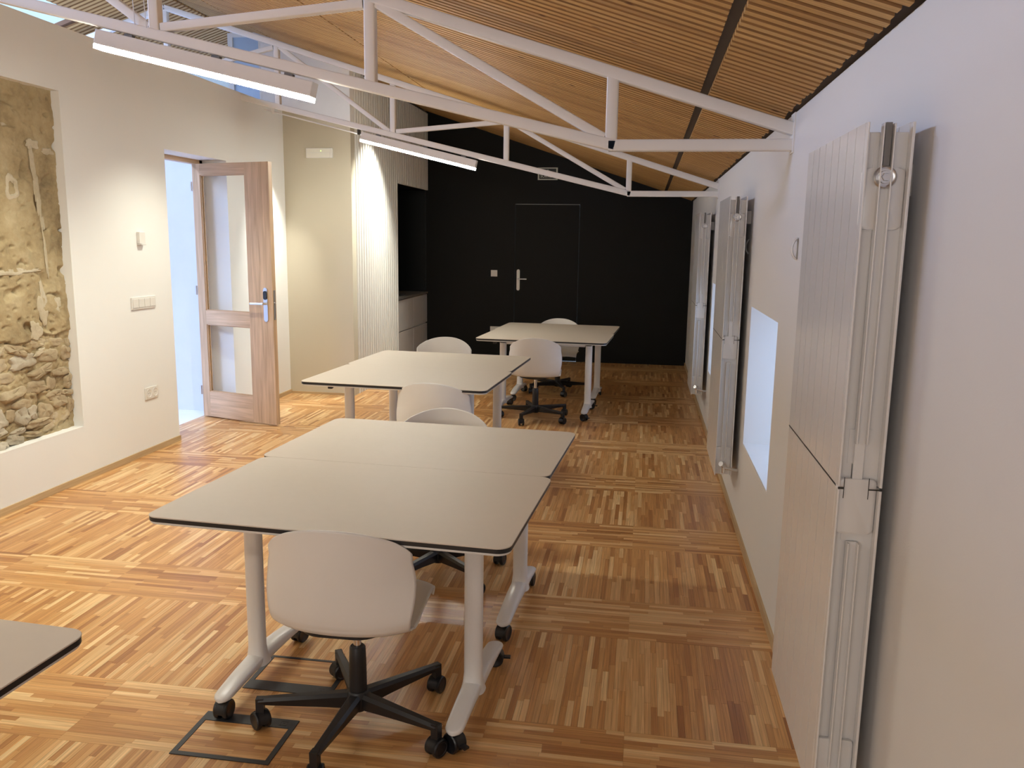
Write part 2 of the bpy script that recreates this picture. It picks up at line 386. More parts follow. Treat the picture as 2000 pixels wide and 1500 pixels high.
# ------------------------------------------------------------------ LEFT WALL with door opening and stone niche
LT, TZ = 0.30, 2.90
DY0, DY1, DZ = 6.04, 7.00, 2.275
NY0, NY1, NZ0, NZ1, ND = 1.6, 4.90, 0.365, 2.505, 0.06
wl = MB(); xa = XL-LT
wl.box(xa, XL, -3, NY0, -0.1, TZ).box(xa, XL, NY1, DY0, -0.1, TZ).box(xa, XL, DY0, DY1, DZ, TZ).box(xa, XL, DY1, YW+0.1, -0.1, TZ)
wl.box(xa, XL, NY0, NY1, -0.1, NZ0).box(xa, XL, NY0, NY1, NZ1, TZ).box(xa, XL-ND-0.05, NY0, NY1, NZ0, NZ1)
wl.build('wall_left', M['wall'], kind='structure')
bl = MB(); bl.box(XL, XL+0.012, -1, DY0, 0, 0.042).box(XL, XL+0.012, DY1, YW, 0, 0.042); bl.build('baseboard_left', M['base'], kind='structure')

# exposed masonry: rough plaster above, rubble stones below
def nz(p, s, k=0): return noise.noise(Vector((p[0]*s+k, p[1]*s+k*1.7, p[2]*s)))
ex = MB(); nyy, nzz = 260, 330; rows = []
mz = 0.98      # border between plaster and rubble
for j in range(nzz+1):
    z = NZ0+(NZ1-NZ0)*j/nzz; row = []
    for i in range(nyy+1):
        y = 2.6+(NY1-2.6)*i/nyy; p = (y, z, 0)
        d = 0.012*nz(p, 2.2)+0.008*nz(p, 7, 3)+0.005*nz(p, 20, 9)+0.0025*nz(p, 50, 5)
        pit = noise.noise(Vector((y*9, z*9, 4)))
        if pit > 0.30: d -= 0.10*(pit-0.30)
        pit = noise.noise(Vector((y*22, z*30, 8)))
        if pit > 0.34: d -= 0.06*(pit-0.34)
        if z < mz+0.05*nz(p, 6, 2): d -= 0.012+0.014*abs(nz(p, 24, 1))-0.010*nz(p, 11, 6)
        row.append(Vector((XL-ND+0.006+d*1.0, y, z)))
    rows.append(row)
ex.quadgrid(rows)
def masonry(name, c1, c2, c3, rough=0.95, bs=40):
    m = bpy.data.materials.new(name); m.use_nodes = True; nt = m.node_tree; b = nt.nodes['Principled BSDF']; L = nt.links.new
    tc = nt.nodes.new('ShaderNodeTexCoord'); n = nt.nodes.new('ShaderNodeTexNoise'); n.inputs['Scale'].default_value = 3.2; n.inputs['Detail'].default_value = 9; n.inputs['Roughness'].default_value = 0.72
    L(tc.outputs['Object'], n.inputs['Vector']); cr = nt.nodes.new('ShaderNodeValToRGB'); e = cr.color_ramp.elements
    e[0].position = 0.33; e[0].color = (*c1, 1); e[1].position = 0.68; e[1].color = (*c3, 1); k = e.new(0.5); k.color = (*c2, 1)
    L(n.outputs['Fac'], cr.inputs[0]); L(cr.outputs[0], b.inputs['Base Color']); b.inputs['Roughness'].default_value = rough
    n2 = nt.nodes.new('ShaderNodeTexNoise'); n2.inputs['Scale'].default_value = bs; n2.inputs['Detail'].default_value = 6; L(tc.outputs['Object'], n2.inputs['Vector'])
    bp = nt.nodes.new('ShaderNodeBump'); bp.inputs['Strength'].default_value = 0.7; bp.inputs['Distance'].default_value = 0.006
    L(n2.outputs['Fac'], bp.inputs['Height']); L(bp.outputs[0], b.inputs['Normal']); return m
M['plaster'] = masonry('old_lime_plaster', (0.22, 0.16, 0.085), (0.40, 0.31, 0.17), (0.50, 0.41, 0.25))
M['stone'] = masonry('rubble_stone', (0.29, 0.215, 0.125), (0.42, 0.335, 0.21), (0.52, 0.435, 0.30), bs=25)
M['stoneg'] = masonry('grey_white_stone', (0.30, 0.25, 0.17), (0.45, 0.395, 0.30), (0.58, 0.53, 0.43), bs=25)
M['limew'] = masonry('pale_lime_patch', (0.40, 0.33, 0.21), (0.52, 0.45, 0.32), (0.62, 0.55, 0.42))
ms = ex.build('wall_left_masonry', M['plaster'], smooth=180, kind='structure')
def blob(y, z, ry, rz, m, name, thick=0.012, seg=14, rough=0.35, base=None, tilt=0, hole=0.0):
    """irregular lump lying against the masonry, facing the room"""
    b = MB(); sd = random.random()*100; x0 = (XL-ND-0.012) if base is None else base
    outl = []
    for k in range(seg):
        t = 2*math.pi*k/seg; c0, s0 = math.cos(t), math.sin(t)
        sq = (abs(c0)**4+abs(s0)**4)**-0.25 if name == 'stone' else 1
        q = 1+rough*0.9*noise.noise(Vector((c0*1.3+sd, s0*1.3, sd)))+0.30*rough*noise.noise(Vector((c0*4+sd, s0*4, sd)))
        c, s_ = c0*sq*ry*q, s0*sq*rz*q
        outl.append((c*math.cos(tilt)-s_*math.sin(tilt), c*math.sin(tilt)+s_*math.cos(tilt)))
    rings = []; gx, gz = random.uniform(-0.5, 0.5), random.uniform(-0.5, 0.5)
    for sc_, h in ((1.0, -0.3), (0.96, 0.45), (0.86, 0.85), (0.66, 0.98), (0.4, 1.0), (0.12, 1.0)):
        if hole and sc_ < hole: sc_, h = hole, -0.4
        rings.append([Vector((x0+thick*h*(1+0.7*(gx*a/max(ry, .01)+gz*c/max(rz, .01)))+(0.35*thick*noise.noise(Vector((a*45+sd, c*45, sd))) if h > 0 else 0), y+a*sc_, z+c*sc_)) for a, c in outl])
    b.loft(rings, caps=not hole); return b.build(name, m, ms, smooth=40)
zrow = NZ0+0.01; random.seed(21)
while zrow < mz-0.03:
    hgt = random.uniform(0.05, 0.13); y = 4.02+random.uniform(-0.05, 0.05)
    while y < NY1-0.02:
        wd = random.uniform(0.07, 0.22)
        if y+wd > NY1: wd = NY1-y
        if wd > 0.035 and random.random() < 0.9:
            hh_ = hgt*random.uniform(0.6, 1.05)
            g = random.random() < (0.75 if zrow < 0.50 and y < 4.5 else 0.06)
            blob(y+wd/2, zrow+hgt/2+random.uniform(-0.02, 0.02), wd*0.50, hh_*0.50, M['stoneg'] if g else M['stone'], 'stone', random.uniform(0.006, 0.024), seg=22, rough=0.42, tilt=random.uniform(-0.3, 0.3))
        y += wd*random.uniform(0.95, 1.15)
    zrow += hgt*0.92
random.seed(5)
# pale lime streaks and patches
for (y, z, ry, rz, t) in ((4.69, 2.16, 0.05, 0.035, 0), (4.83, 2.13, 0.05, 0.02, 0.1), (4.685, 2.06, 0.02, 0.09, 0), (4.70, 1.93, 0.022, 0.09, 0), (4.715, 1.80, 0.022, 0.10, 0), (4.735, 1.69, 0.016, 0.05, 0),
      (4.735, 1.52, 0.010, 0.15, 0.05), (4.40, 2.24, 0.09, 0.016, 0.1), (4.45, 1.40, 0.24, 0.022, 0.02), (4.68, 1.20, 0.045, 0.12, 0.1), (4.80, 1.17, 0.05, 0.05, 0), (4.62, 0.90, 0.05, 0.02, 0.2), (4.60, 1.03, 0.045, 0.055, 0)):
    blob(y, z, ry, rz, M['limew'], 'lime_patch', 0.004, seg=44, rough=0.75, base=XL-ND+0.006, tilt=t)
blob(4.50, 1.885, 0.056, 0.082, M['limew'], 'hole_rim', 0.008, seg=30, rough=0.5, base=XL-ND+0.007, hole=0.5)

# door frame, leaf
dj = empty('door_1', (XL-0.26, DY1-0.06, 0), kind='structure')
def dbox(nm, b, par, m='door', **k):
    o = MB().box(b[0], b[1], b[2], b[3], b[4], b[5], tone=random.uniform(0.3, 0.7)).build(nm, M[m], par, **k); return o
def wbox(nm, b, par, m='door'):      # world box under an unrotated empty
    l = par.location; return dbox(nm, (b[0]-l.x, b[1]-l.x, b[2]-l.y, b[3]-l.y, b[4], b[5]), par, m)
fx0, fx1 = XL-LT+0.005, XL-LT+0.075
wbox('door_frame', (fx0, fx1, DY1-0.045, DY1+0.0, 0, DZ), dj); wbox('door_frame', (fx0, fx1, DY0, DY0+0.012, 0, DZ), dj); wbox('door_frame', (fx0, fx1, DY0, DY1, DZ-0.035, DZ), dj)
leaf = empty('glazed_door_leaf', (-3.915, 6.925, 0), 'open larch door leaf with two glass panes and steel lever handle', 'door', rz=math.atan2(-0.24, 0.83))
LWd, T2 = 0.845, 0.022
dbox('stile', (0, 0.085, -T2, T2, 0.012, 2.24), leaf); dbox('stile', (0.585, LWd, -T2, T2, 0.012, 2.24), leaf)
for z0, z1 in ((2.145, 2.24), (0.85, 0.975), (0.012, 0.24)): dbox('rail', (0.085, 0.585, -T2, T2, z0, z1), leaf)
for z0, z1 in ((0.24, 0.85), (0.975, 2.145)):
    box('pane', M['glass'], (0.085, 0.585, -0.003, 0.003, z0, z1), leaf)
    bd = MB()
    for yy in (-0.014, 0.006):
        for q in ((0.085, 0.093, z0, z1), (0.577, 0.585, z0, z1), (0.093, 0.577, z0, z0+0.008), (0.093, 0.577, z1-0.008, z1)): bd.box(q[0], q[1], yy, yy+0.008, q[2], q[3], tone=0.2)
    bd.build('glazing_bead', M['door'], leaf)
def pill(w, h, seg=8):
    out = []
    for k in range(seg+1): t = math.pi*k/seg; out.append((w/2*math.cos(t), h/2-w/2+w/2*math.sin(t)))
    for k in range(seg+1): t = math.pi+math.pi*k/seg; out.append((w/2*math.cos(t), -h/2+w/2+w/2*math.sin(t)))
    return out
def yprism(mb, pts, cx, cz, y0, y1):     # pts in x,z
    return mb.loft([[Vector((cx+p, y0, cz+q)) for p, q in pts], [Vector((cx+p, y1, cz+q)) for p, q in pts]])
for sgn in (-1, 1):
    yy = sgn*T2; pl = MB(); yprism(pl, pill(0.044, 0.29), 0.775, 1.055, min(yy, yy+sgn*0.010), max(yy, yy+sgn*0.010)); pl = pl.build('lock_plate', M['brushed'], leaf, smooth=30)
    rd = MB(); yprism(rd, pill(0.036, 0.075), 0.775, 1.135, min(yy+sgn*0.010, yy+sgn*0.017), max(yy+sgn*0.010, yy+sgn*0.017)); rd.build('card_reader', M['reader'], pl, smooth=30)
    hd = MB(); hd.tube((0.775, yy+sgn*0.01, 1.065), (0.775, yy+sgn*0.055, 1.065), 0.011).tube((0.785, yy+sgn*0.052, 1.065), (0.645, yy+sgn*0.052, 1.062), 0.0095)
    hd.build('lever_handle', M['chrome'], leaf, smooth=40)
lk = MB(); lk.box(LWd, LWd+0.003, -0.011, 0.011, 0.93, 1.18); lk.tube((LWd, 0, 1.07), (LWd+0.012, 0, 1.07), 0.007); lk.build('lock_strike', M['brushed'], leaf)
for z in (0.25, 1.15, 2.05): MB().tube((-0.008, -0.03, z-0.04), (-0.008, -0.03, z+0.04), 0.008).build('hinge', M['brushed'], leaf, smooth=40)

# corridor beyond the left wall
MB().box(-7.3, -7.2, -3, YB+0.2, -0.1, 3.0).build('wall_corridor', M['corr'], kind='structure')
MB().box(-6.2, XL-LT, 7.16, 7.28, -0.1, 2.55).build('wall_corridor_cross', M['corr'], kind='structure')
# cream wall facing the room; white above is painted in place of daylight
wc = MB().box(XL-0.21, XC+0.012, YW, YW+0.12, -0.1, 2.60).build('wall_cream', M['cream'], kind='structure')
_yp = lambda p, nm, m: MB().loft([[Vector((a, YW, b)) for a, b in p], [Vector((a, YW+0.12, b)) for a, b in p]]).build(nm, M[m], kind='structure')
_x0, _x1 = XL-0.21, XC+0.012
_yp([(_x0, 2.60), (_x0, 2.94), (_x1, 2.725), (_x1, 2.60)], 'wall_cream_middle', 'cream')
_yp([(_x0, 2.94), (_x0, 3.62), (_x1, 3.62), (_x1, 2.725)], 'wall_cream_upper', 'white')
box('baseboard_cream', M['base'], (XL, XC-0.03, YW-0.010, YW, 0, 0.022), kind='structure')
# side and inner faces of the built-in volume
MB().box(XL-0.21, XL-0.13, YW+0.12, YB, -0.1, 3.56).build('wall_pantry', M['corr'], kind='structure')
# upper window in the cream wall plane
wu = MB(); ux0, ux1, uz0, uz1 = -4.205, XL-0.212, 2.60, 3.62
wu.box(ux0, ux0+0.05, YW, YW+0.05, uz0, uz1).box(ux1-0.02, ux1, YW, YW+0.05, uz0, uz1).box(ux0+0.05, ux1-0.02, YW, YW+0.05, uz0, uz0+0.04).box(ux0+0.05, ux1-0.02, YW, YW+0.05, 3.58, 3.62)
wu = wu.build('window_3', M['white'], kind='structure'); box('pane', M['gblue'], (ux0+0.05, ux1-0.02, YW+0.02, YW+0.026, uz0+0.04, 3.58), wu)

# ------------------------------------------------------------------ BACK WALL (black) with flush door
BD = (-1.745, -0.885)     # door x range
wb = MB(); wb.box(XC-0.03, BD[0]-0.004, YB, YB+0.1, -0.1, 3.45).box(BD[1]+0.004, XR+0.4, YB, YB+0.1, -0.1, 2.9).box(BD[0]-0.004, BD[1]+0.004, YB, YB+0.1, 2.108, 3.2)
wb = wb.build('wall_back', M['black'], kind='structure')
box('wall_back_corridor', M['corr'], (-7.2, XC-0.03, YB-0.0, YB+0.1, -0.1, 3.9), kind='structure')
bd = MB().box(BD[0], BD[1], YB+0.004, YB+0.05, 0.005, 2.10).build('door_2', M['black'], kind='structure')
box('door_shadow_gap', M['worktop'], (BD[0], BD[1], YB+0.006, YB+0.03, 2.1005, 2.1065), bd)
pl = MB(); yprism(pl, pill(0.042, 0.285), -1.695, 1.095, YB-0.006, YB+0.004); pl.build('lock_plate', M['plast'], bd, smooth=30)
hd = MB(); hd.tube((-1.695, YB-0.006, 1.11), (-1.695, YB-0.055, 1.11), 0.010).tube((-1.70, YB-0.052, 1.11), (-1.575, YB-0.052, 1.11), 0.009); hd.build('lever_handle', M['brushed'], bd, smooth=40)
box('baseboard_back', M['black'], (XC, XR, YB-0.004, YB, 0, 0.004), kind='structure')
# rear wall, behind the photographer
MB().box(-7.3, XR+0.4, -3.1, -3.0, -0.1, 3.9).build('wall_rear', M['wall'], kind='structure')

# ------------------------------------------------------------------ RIBBED WALL and kitchen niche
NYK = 9.84; KZ = 2.275
rb = MB(); rb.box(XC-0.06, XC-0.012, YW+0.12, NYK, -0.1, 3.30).box(XC-0.06, XC-0.012, NYK, YB, KZ, 3.30)
rb = rb.build('wall_ribbed', M['slatb'], kind='structure')
rp = 0.0785
def rib(y, z0, z1):
    m_ = MB(); pr = [(-0.012, -0.020), (0.010, -0.019), (0.017, -0.015), (0.020, -0.008), (0.020, 0.008), (0.017, 0.015), (0.010, 0.019), (-0.012, 0.020)]
    m_.loft([[Vector((XC+a, y+b, z0)) for a, b in pr][::-1], [Vector((XC+a, y+b, z1)) for a, b in pr][::-1]])
    return m_.build('rib', M['slatw'], rb, smooth=50)
y = YW+0.12+0.036
while y < YB-0.01:
    rib(y, 0.0 if y < NYK-0.02 else KZ, 3.27); y += rp
box('niche_soffit', M['niche'], (XC-0.66, XC-0.012, NYK, YB, KZ-0.001, KZ+0.02), rb)
box('wall_niche', M['niche'], (XC-0.64, XC-0.60, NYK-0.03, YB, -0.1, KZ), kind='structure'); box('wall_niche_side', M['niche'], (XC-0.6, XC-0.012, NYK-0.05, NYK-0.0, -0.1, KZ), kind='structure')
box('wall_niche_back', M['niche'], (XC-0.60, XC-0.03, YB-0.012, YB-0.001, -0.1, KZ), kind='structure')
fz = lambda x: x
for k, (ya, yb_) in enumerate(((NYK+0.005, 10.545), (10.55, YB-0.02))):
    cb = empty('drawer_cabinet', (XC-0.3, (ya+yb_)/2, 0), ('white handleless drawer cabinet beside the ribbed wall edge, nearer of two', 'white handleless drawer cabinet at the black back wall, farther of two')[k], 'cabinet', group=None)
    def lb(nm, m, b): return box(nm, M[m], (b[0]-cb.location.x, b[1]-cb.location.x, b[2]-cb.location.y, b[3]-cb.location.y, b[4], b[5]), cb)
    lb('body', 'cab', (XC-0.59, XC-0.035, ya, yb_, 0.0, 0.875))
    for z0, z1 in ((0.09, 0.475), (0.492, 0.875)): lb('drawer', 'cab', (XC-0.035, XC-0.012, ya+0.002, yb_-0.002, z0, z1))
    lb('plinth', 'worktop', (XC-0.07, XC-0.036, ya, yb_, 0, 0.085))
wt = box('worktop', M['worktop'], (XC-0.60, XC+0.0, NYK+0.003, YB-0.013, 0.885, 0.910)); tag(wt, 'thin grey worktop over the white drawer cabinets in the black niche', 'worktop')
sk = empty('kitchen_sink', (XC-0.28, 10.20, 0.911), 'small steel sink with tap, set on the grey worktop', 'sink')
MB().box(-0.20, 0.20, -0.22, 0.22, 0.0, 0.004).build('rim', M['brushed'], sk, bevel=0.002)
bw = MB(); bw.loft([[Vector((p, q, 0.0045)) for p, q in rrect(0.30, 0.32, 0.05)], [Vector((p, q, 0.006)) for p, q in rrect(0.33, 0.35, 0.06)]]); bw.build('bowl', M['chrome'], sk, smooth=40)
tp = MB(); tp.tube((-0.17, 0, 0), (-0.17, 0, 0.055), 0.012).tube((-0.17, 0, 0.05), (-0.04, 0, 0.062), 0.009); tp.build('tap', M['chrome'], sk, smooth=40)

# ------------------------------------------------------------------ TRUSSES
def truss(y, label, left=True):
    t = empty('roof_truss', (XR, y, 0), label, 'truss', group='white steel roof trusses')
    X = lambda p: Vector((p[0]-XR, 0, p[1]))
    zb = lambda x: 2.034 if x > -0.16 else (2.034+0.2365*(-0.16-x) if x > RX else 2.034+0.2365*(-0.16-RX)-0.2365*(RX-x))
    ztc = lambda x: (2.098+0.313*(0.58-x)) if x > RX else 2.098+0.313*(0.58-RX)-0.313*(RX-x)
    def bar(nm, a, b, w, h=0.05):
        return MB().sqtube(X(a), X(b), w, h).build(nm, M['steel'], t, smooth=40)
    xe = XL+0.01 if y > 20 else -7.0
    bar('bottom_chord', (XR, 2.034), (-0.175, 2.034), 0.048); bar('bottom_chord', (-0.15, 2.034), (RX, zb(RX)), 0.048)
    bar('top_chord', (XR, ztc(XR)), (RX, ztc(RX)), 0.050)
    bar('bottom_chord', (RX, zb(RX)), (xe, zb(xe)), 0.048); bar('top_chord', (RX, ztc(RX)), (xe, ztc(xe)), 0.05)
    for x in (-0.165, -1.229, -2.245, -3.31, -4.36, -5.41, -6.47): bar('post', (x, zb(x)+0.004), (x, ztc(x)-0.004), 0.050 if y < 5 else 0.046, 0.045)
    for (xt, xb_) in ((-1.229, -0.165), (-1.229, -2.245), (-3.31, -2.245), (-3.31, -4.36), (-5.41, -4.36), (-5.41, -6.47)):
        s_ = 1 if xb_ > xt else -1
        bar('brace', (xt+s_*0.03, ztc(xt)-0.03), (xb_-s_*0.03, zb(xb_)+0.03), 0.040, 0.04)
    MB().box(-0.006, 0.0, -0.045, 0.045, 2.0, 2.16).build('wall_plate', M['steel'], t)
    return zb
zb = truss(3.706, 'near white steel truss crossing the whole ceiling, close to the camera')
truss(7.36, 'far white steel truss, deeper in the room before the black wall')

# linear lamps hung under the trusses
def lamp(y, label, cable):
    xa_, xb_ = -2.525, -1.485; sl = -0.2365; ang = math.atan(0.2365); Ln = (xb_-xa_)/math.cos(ang)
    t = empty('linear_lamp', ((xa_+xb_)/2, y, 0), label, 'lamp', group='linear lamps under the trusses')
    xm = (xa_+xb_)/2; zt = zb(xm)-0.030
    T_ = Matrix.Translation((0, 0, zt)) @ Matrix.Rotation(ang, 4, 'Y')
    h = MB(); pr = [(-0.034, -0.014), (-0.034, -0.066), (0.034, -0.066), (0.034, -0.014)]
    h.box(-Ln/2, Ln/2, -0.034, 0.034, -0.074, -0.008, T=T_); h.build('housing', M['lampw'], t, bevel=0.003)
    d = MB(); d.loft([[T_ @ Vector((-Ln/2+0.002, a, b)) for a, b in ((-0.034, -0.074), (-0.033, -0.093), (0.033, -0.093), (0.034, -0.074))], [T_ @ Vector((Ln/2-0.002, a, b)) for a, b in ((-0.034, -0.074), (-0.033, -0.093), (0.033, -0.093), (0.034, -0.074))]])
    d.build('diffuser', M['tube'], t)
    for q in (-Ln*0.36, 0.05, Ln*0.38): MB().box(q-0.02, q+0.02, -0.012, 0.012, -0.009, 0.004, T=T_).build('mounting_clip', M['radn'], t)
    if cable:
        c = MB(); p0 = Vector((-2.53-xm, 0, zb(-2.53)-0.062)); p1 = Vector((-3.45-xm, 0, zb(-3.45)-0.055)); c.tube(p0, p1, 0.006, seg=8); c.build('conduit', M['lampw'], t, smooth=60)
        for q in (-2.56, -3.36): MB().box(q-xm-0.012, q-xm+0.012, -0.012, 0.012, zb(q)-0.07, zb(q)-0.022).build('conduit_clip', M['dark'] if q > -3 else M['lampw'], t)
    else:
        for q in (-2.33, -2.275): MB().tube((q-xm, -0.031, zb(q)+0.02), (q-xm-0.02, -0.033, zb(q)+0.55), 0.0022, seg=6).build('hanging_wire', M['white'], t)
    return t
lamp(3.706, 'lit white linear lamp under the near truss, upper left', False)
lamp(7.36, 'lit white linear lamp under the far truss, before the ribbed wall', True)

# ------------------------------------------------------------------ RADIATORS
def make_radiator():
    t = empty('radiator', (XR-0.037, 0, 0), 'x', 'radiator', group='tall white radiators on the right wall')
    D = 0.095; ew = 0.080; hs = 0.800
    m_front = MB(); 
    # element (one column of one of the two stacked sections): x from -D to 0, y 0..ew, z 0..hs
    e = MB(); g = 0.0017
    e.box(-D, -D+0.004, g, ew-g, 0.001, hs-0.001)                                   # front plate
    e.box(-0.006, 0, g, ew-g, 0.001, hs-0.001)                                       # rear plate
    e.box(-D+0.004, -0.006, ew/2-0.008, ew/2+0.008, 0.02, hs-0.02)                   # web
    for xx in (-0.062, -0.040): e.box(xx-0.0025, xx+0.0025, 0.006, ew-0.006, 0.13, hs-0.13)
    for (z0, z1) in ((0.05, 0.13), (hs-0.13, hs-0.05)):                              # headers
        e.box(-0.074, -0.024, 0.003, ew-0.003, z0, z1)
    el0 = e.build('element', M['rad'], t)
    first = True
    for sct in (0, 1):
        for k in range(8):
            o = el0 if first else el0.copy()
            if not first: COL.objects.link(o)
            first = False; o.location = (0, k*ew, 0.285+sct*(hs+0.003))
    # end profile: ribs seen from the near side
    for sct in (0, 1):
        z0 = 0.285+sct*(hs+0.003); pe = MB()
        for xx, w_ in ((-D+0.002, 0.004), (-0.062, 0.003), (-0.040, 0.003), (-0.003, 0.006)):
            a, b = (z0+0.10, z0+hs-0.13) if -0.07 < xx < -0.03 else (z0+0.002, z0+hs-0.002)
            if sct == 1 and -0.07 < xx < -0.03: b = z0+hs-0.004
            pe.box(xx-w_/2, xx+w_/2, -0.022, 0.0005, a, b)
        pe.box(-D+0.004, -0.062, 0.005, 0.009, z0+0.004, z0+hs-0.02); pe.box(-0.062, -0.040, -0.006, 0.002, z0+0.004, z0+hs-0.13); pe.box(-0.040, -0.005, 0.005, 0.009, z0+0.004, z0+hs-0.02)
        pe.build('end_profile', M['rad'], t, bevel=0.0012)
        hb = MB(); zz = z0+hs-0.115 if sct == 1 else z0+hs
        hb.loft([[Vector((-0.051+p, yy, (z0+hs-0.16)+q)) for p, q in rrect(w2, 0.13, 0.012)] for yy, w2 in ((0.004, 0.089), (-0.002, 0.087), (-0.005, 0.074))] if sct == 1 else
                [[Vector((-0.051+p, yy, (z0+hs-0.045)+q)) for p, q in rrect(w2, 0.13, 0.012)] for yy, w2 in ((0.0, 0.089), (-0.006, 0.085), (-0.009, 0.070))])
        hb.build('header', M['rad'], t, smooth=50)
        if sct == 0:
            hb2 = MB(); hb2.loft([[Vector((-0.051+p, yy, (z0+0.10)+q)) for p, q in rrect(w2, 0.14, 0.012)] for yy, w2 in ((0.004, 0.089), (-0.002, 0.087), (-0.005, 0.074))]); hb2.build('header', M['rad'], t, smooth=50)
    box('notch', M['radn'], (-0.0575, -0.0445, -0.0135, 0.001, 1.888-0.095, 1.886), t)
    pg = MB(); pc = Vector((-0.051, -0.009, 1.888-0.115)); pg.lathe(pc, (0, -1, 0), [(0.0, 0), (0.023, 0), (0.024, 0.006), (0.021, 0.009), (0.018, 0.007), (0.014, 0.007), (0.013, 0.011), (0.0, 0.011)], 24)
    pg.build('vent_plug', M['brushed'], t, smooth=35)
    vk = MB(); vk.lathe(pc+Vector((0, -0.011, 0)), (0, -1, 0), [(0, 0), (0.009, 0), (0.008, 0.004), (0, 0.004)], 6); vk.build('vent_key', M['brushed'], t)
    js = MB(); js.box(-D-0.0004, -D+0.006, -0.001, 8*ew, 1.0850, 1.0880); js.box(-D+0.0, -D+0.012, -0.0225, -0.0215, 1.084, 1.089); js.box(-D+0.012, -D+0.0135, -0.0225, -0.0215, 1.063, 1.112); js.box(-0.030, -0.0285, -0.0225, -0.0215, 1.063, 1.112); js.box(-0.0285, 0, -0.0225, -0.0215, 1.084, 1.087)
    js.build('section_joint', M['radd'], t)
    br = MB(); br.box(0, 0.037, 0.10, 0.12, 1.74, 1.81); br.build('bracket', M['rad'], t); box('bracket', M['rad'], (0, 0.037, 0.56, 0.60, 1.72, 1.81), t)
    vv = MB(); vv.tube((-0.050, -0.012, 0.36), (-0.050, -0.055, 0.36), 0.013).tube((-0.050, -0.045, 0.36), (-0.050, -0.045, 0.31), 0.010).tube((-0.050, -0.045, 0.34), (0.034, -0.030, 0.325), 0.008)
    vv.lathe((-0.050, -0.045, 0.355), (-0.5, -0.6, 0.4), [(0, 0), (0.015, 0), (0.015, 0.03), (0, 0.03)], 14); vv.build('valve', M['chrome'], t, smooth=40)
    return t
rad = make_radiator()
RL = ((1.935, 'tall white panelled radiator nearest the camera, large at the right'), (4.87, 'tall white radiator in the middle of the right wall, between the two low windows'), (7.5, 'tall white radiator farthest away, beside the black wall'))
for i, (y, lab) in enumerate(RL):
    o = rad if i == 0 else copy_tree(rad)
    o.location.y = y; o['label'] = lab

# ------------------------------------------------------------------ small wall fittings
def hook(y, lab):
    m_ = MB(); rows = []
    for k in range(13):
        t = -1.15+2.3*k/12; cx, cz = XR-0.004-0.030*math.cos(t)+0.012, 1.612+0.043*math.sin(t)
        rows.append([Vector((cx+0.005*math.cos(a)*math.cos(t), y+0.020*math.sin(a), cz-0.005*math.cos(a)*math.sin(t))) for a in [2*math.pi*j/8 for j in range(8)]])
    m_.loft(rows); o = m_.build('wall_holdback', M['plast'], smooth=60); tag(o, lab, 'hook', 'curved holdbacks around the low window')
hook(3.42, 'small curved white holdback on the right wall, near side of the low window')
hook(4.96, 'small curved white holdback on the right wall, beside the middle radiator')
def plate_left(name, y0, y1, z0, z1, lab, cat, th=0.010):
    o = box(name, M['plast'], (XL, XL+th, y0, y1, z0, z1), bevel=0.003); tag(o, lab, cat); return o
sw = plate_left('light_switch', 5.50, 5.80, 1.09, 1.18, 'long white four-gang light switch on the left wall before the doorway', 'switch')
for k in range(4): box('rocker', M['plast'], (XL+0.010, XL+0.014, 5.512+k*0.0705, 5.512+k*0.0705+0.065, 1.104, 1.166), sw, bevel=0.001)
so = plate_left('wall_socket', 5.60, 5.765, 0.41, 0.50, 'white double wall socket low on the left wall', 'socket')
for k in range(2):
    q = MB(); q.lathe((XL+0.010, 5.643+k*0.08, 0.455), (1, 0, 0), [(0.034, -0.001), (0.034, 0.003), (0.029, 0.003), (0.027, -0.0005), (0, -0.0005)], 20); q.build('outlet', M['plast'], so, smooth=35)
    q = MB()
    for s_ in (-0.009, 0.009): q.tube((XL+0.0095, 5.643+k*0.08+s_, 0.455), (XL+0.0105, 5.643+k*0.08+s_, 0.455), 0.003, seg=8)
    q.build('pin_hole', M['dark'], so)
th = empty('thermostat', (XL, 5.655, 1.60), 'small white wall sensor above the light switch', 'sensor')
box('housing', M['plast'], (0, 0.025, -0.035, 0.035, -0.035, 0.05), th, bevel=0.003); box('base_lip', M['plast'], (0, 0.034, -0.03, 0.03, -0.045, -0.036), th, bevel=0.002)
em = empty('emergency_light', (-3.265, YW, 2.46), 'white rectangular emergency light on the cream wall', 'light')
box('housing', M['plast'], (-0.14, 0.14, -0.022, 0, -0.048, 0.048), em, bevel=0.003)
box('lens', M['lens'], (-0.13, 0.115, -0.026, -0.022, -0.040, 0.0), em); box('reflector', M['lens'], (-0.13, 0.115, -0.025, -0.022, 0.005, 0.040), em)
MB().tube((0.02, -0.024, 0.02), (0.02, -0.028, 0.02), 0.004, seg=8).build('indicator', M['led'], em)
s2 = box('light_switch', M['plast'], (-2.072, -1.984, YB-0.011, YB, 1.135, 1.222), bevel=0.003); tag(s2, 'square white switch on the black wall left of the flush door', 'switch')
box('rocker', M['plast'], (-2.058, -1.998, YB-0.014, YB-0.011, 1.149, 1.208), s2)
s3 = box('wall_socket', M['plast'], (-2.075, -1.905, YB-0.011, YB, 0.365, 0.452), bevel=0.003); tag(s3, 'white socket low on the black wall, behind the farthest table', 'socket')
for xx in (-2.033, -1.948):
    q = MB(); q.lathe((xx, YB-0.011, 0.408), (0, -1, 0), [(0.030, -0.001), (0.030, 0.003), (0.025, 0.003), (0.023, -0.0005), (0, -0.0005)], 16); q.build('outlet', M['plast'], s3)
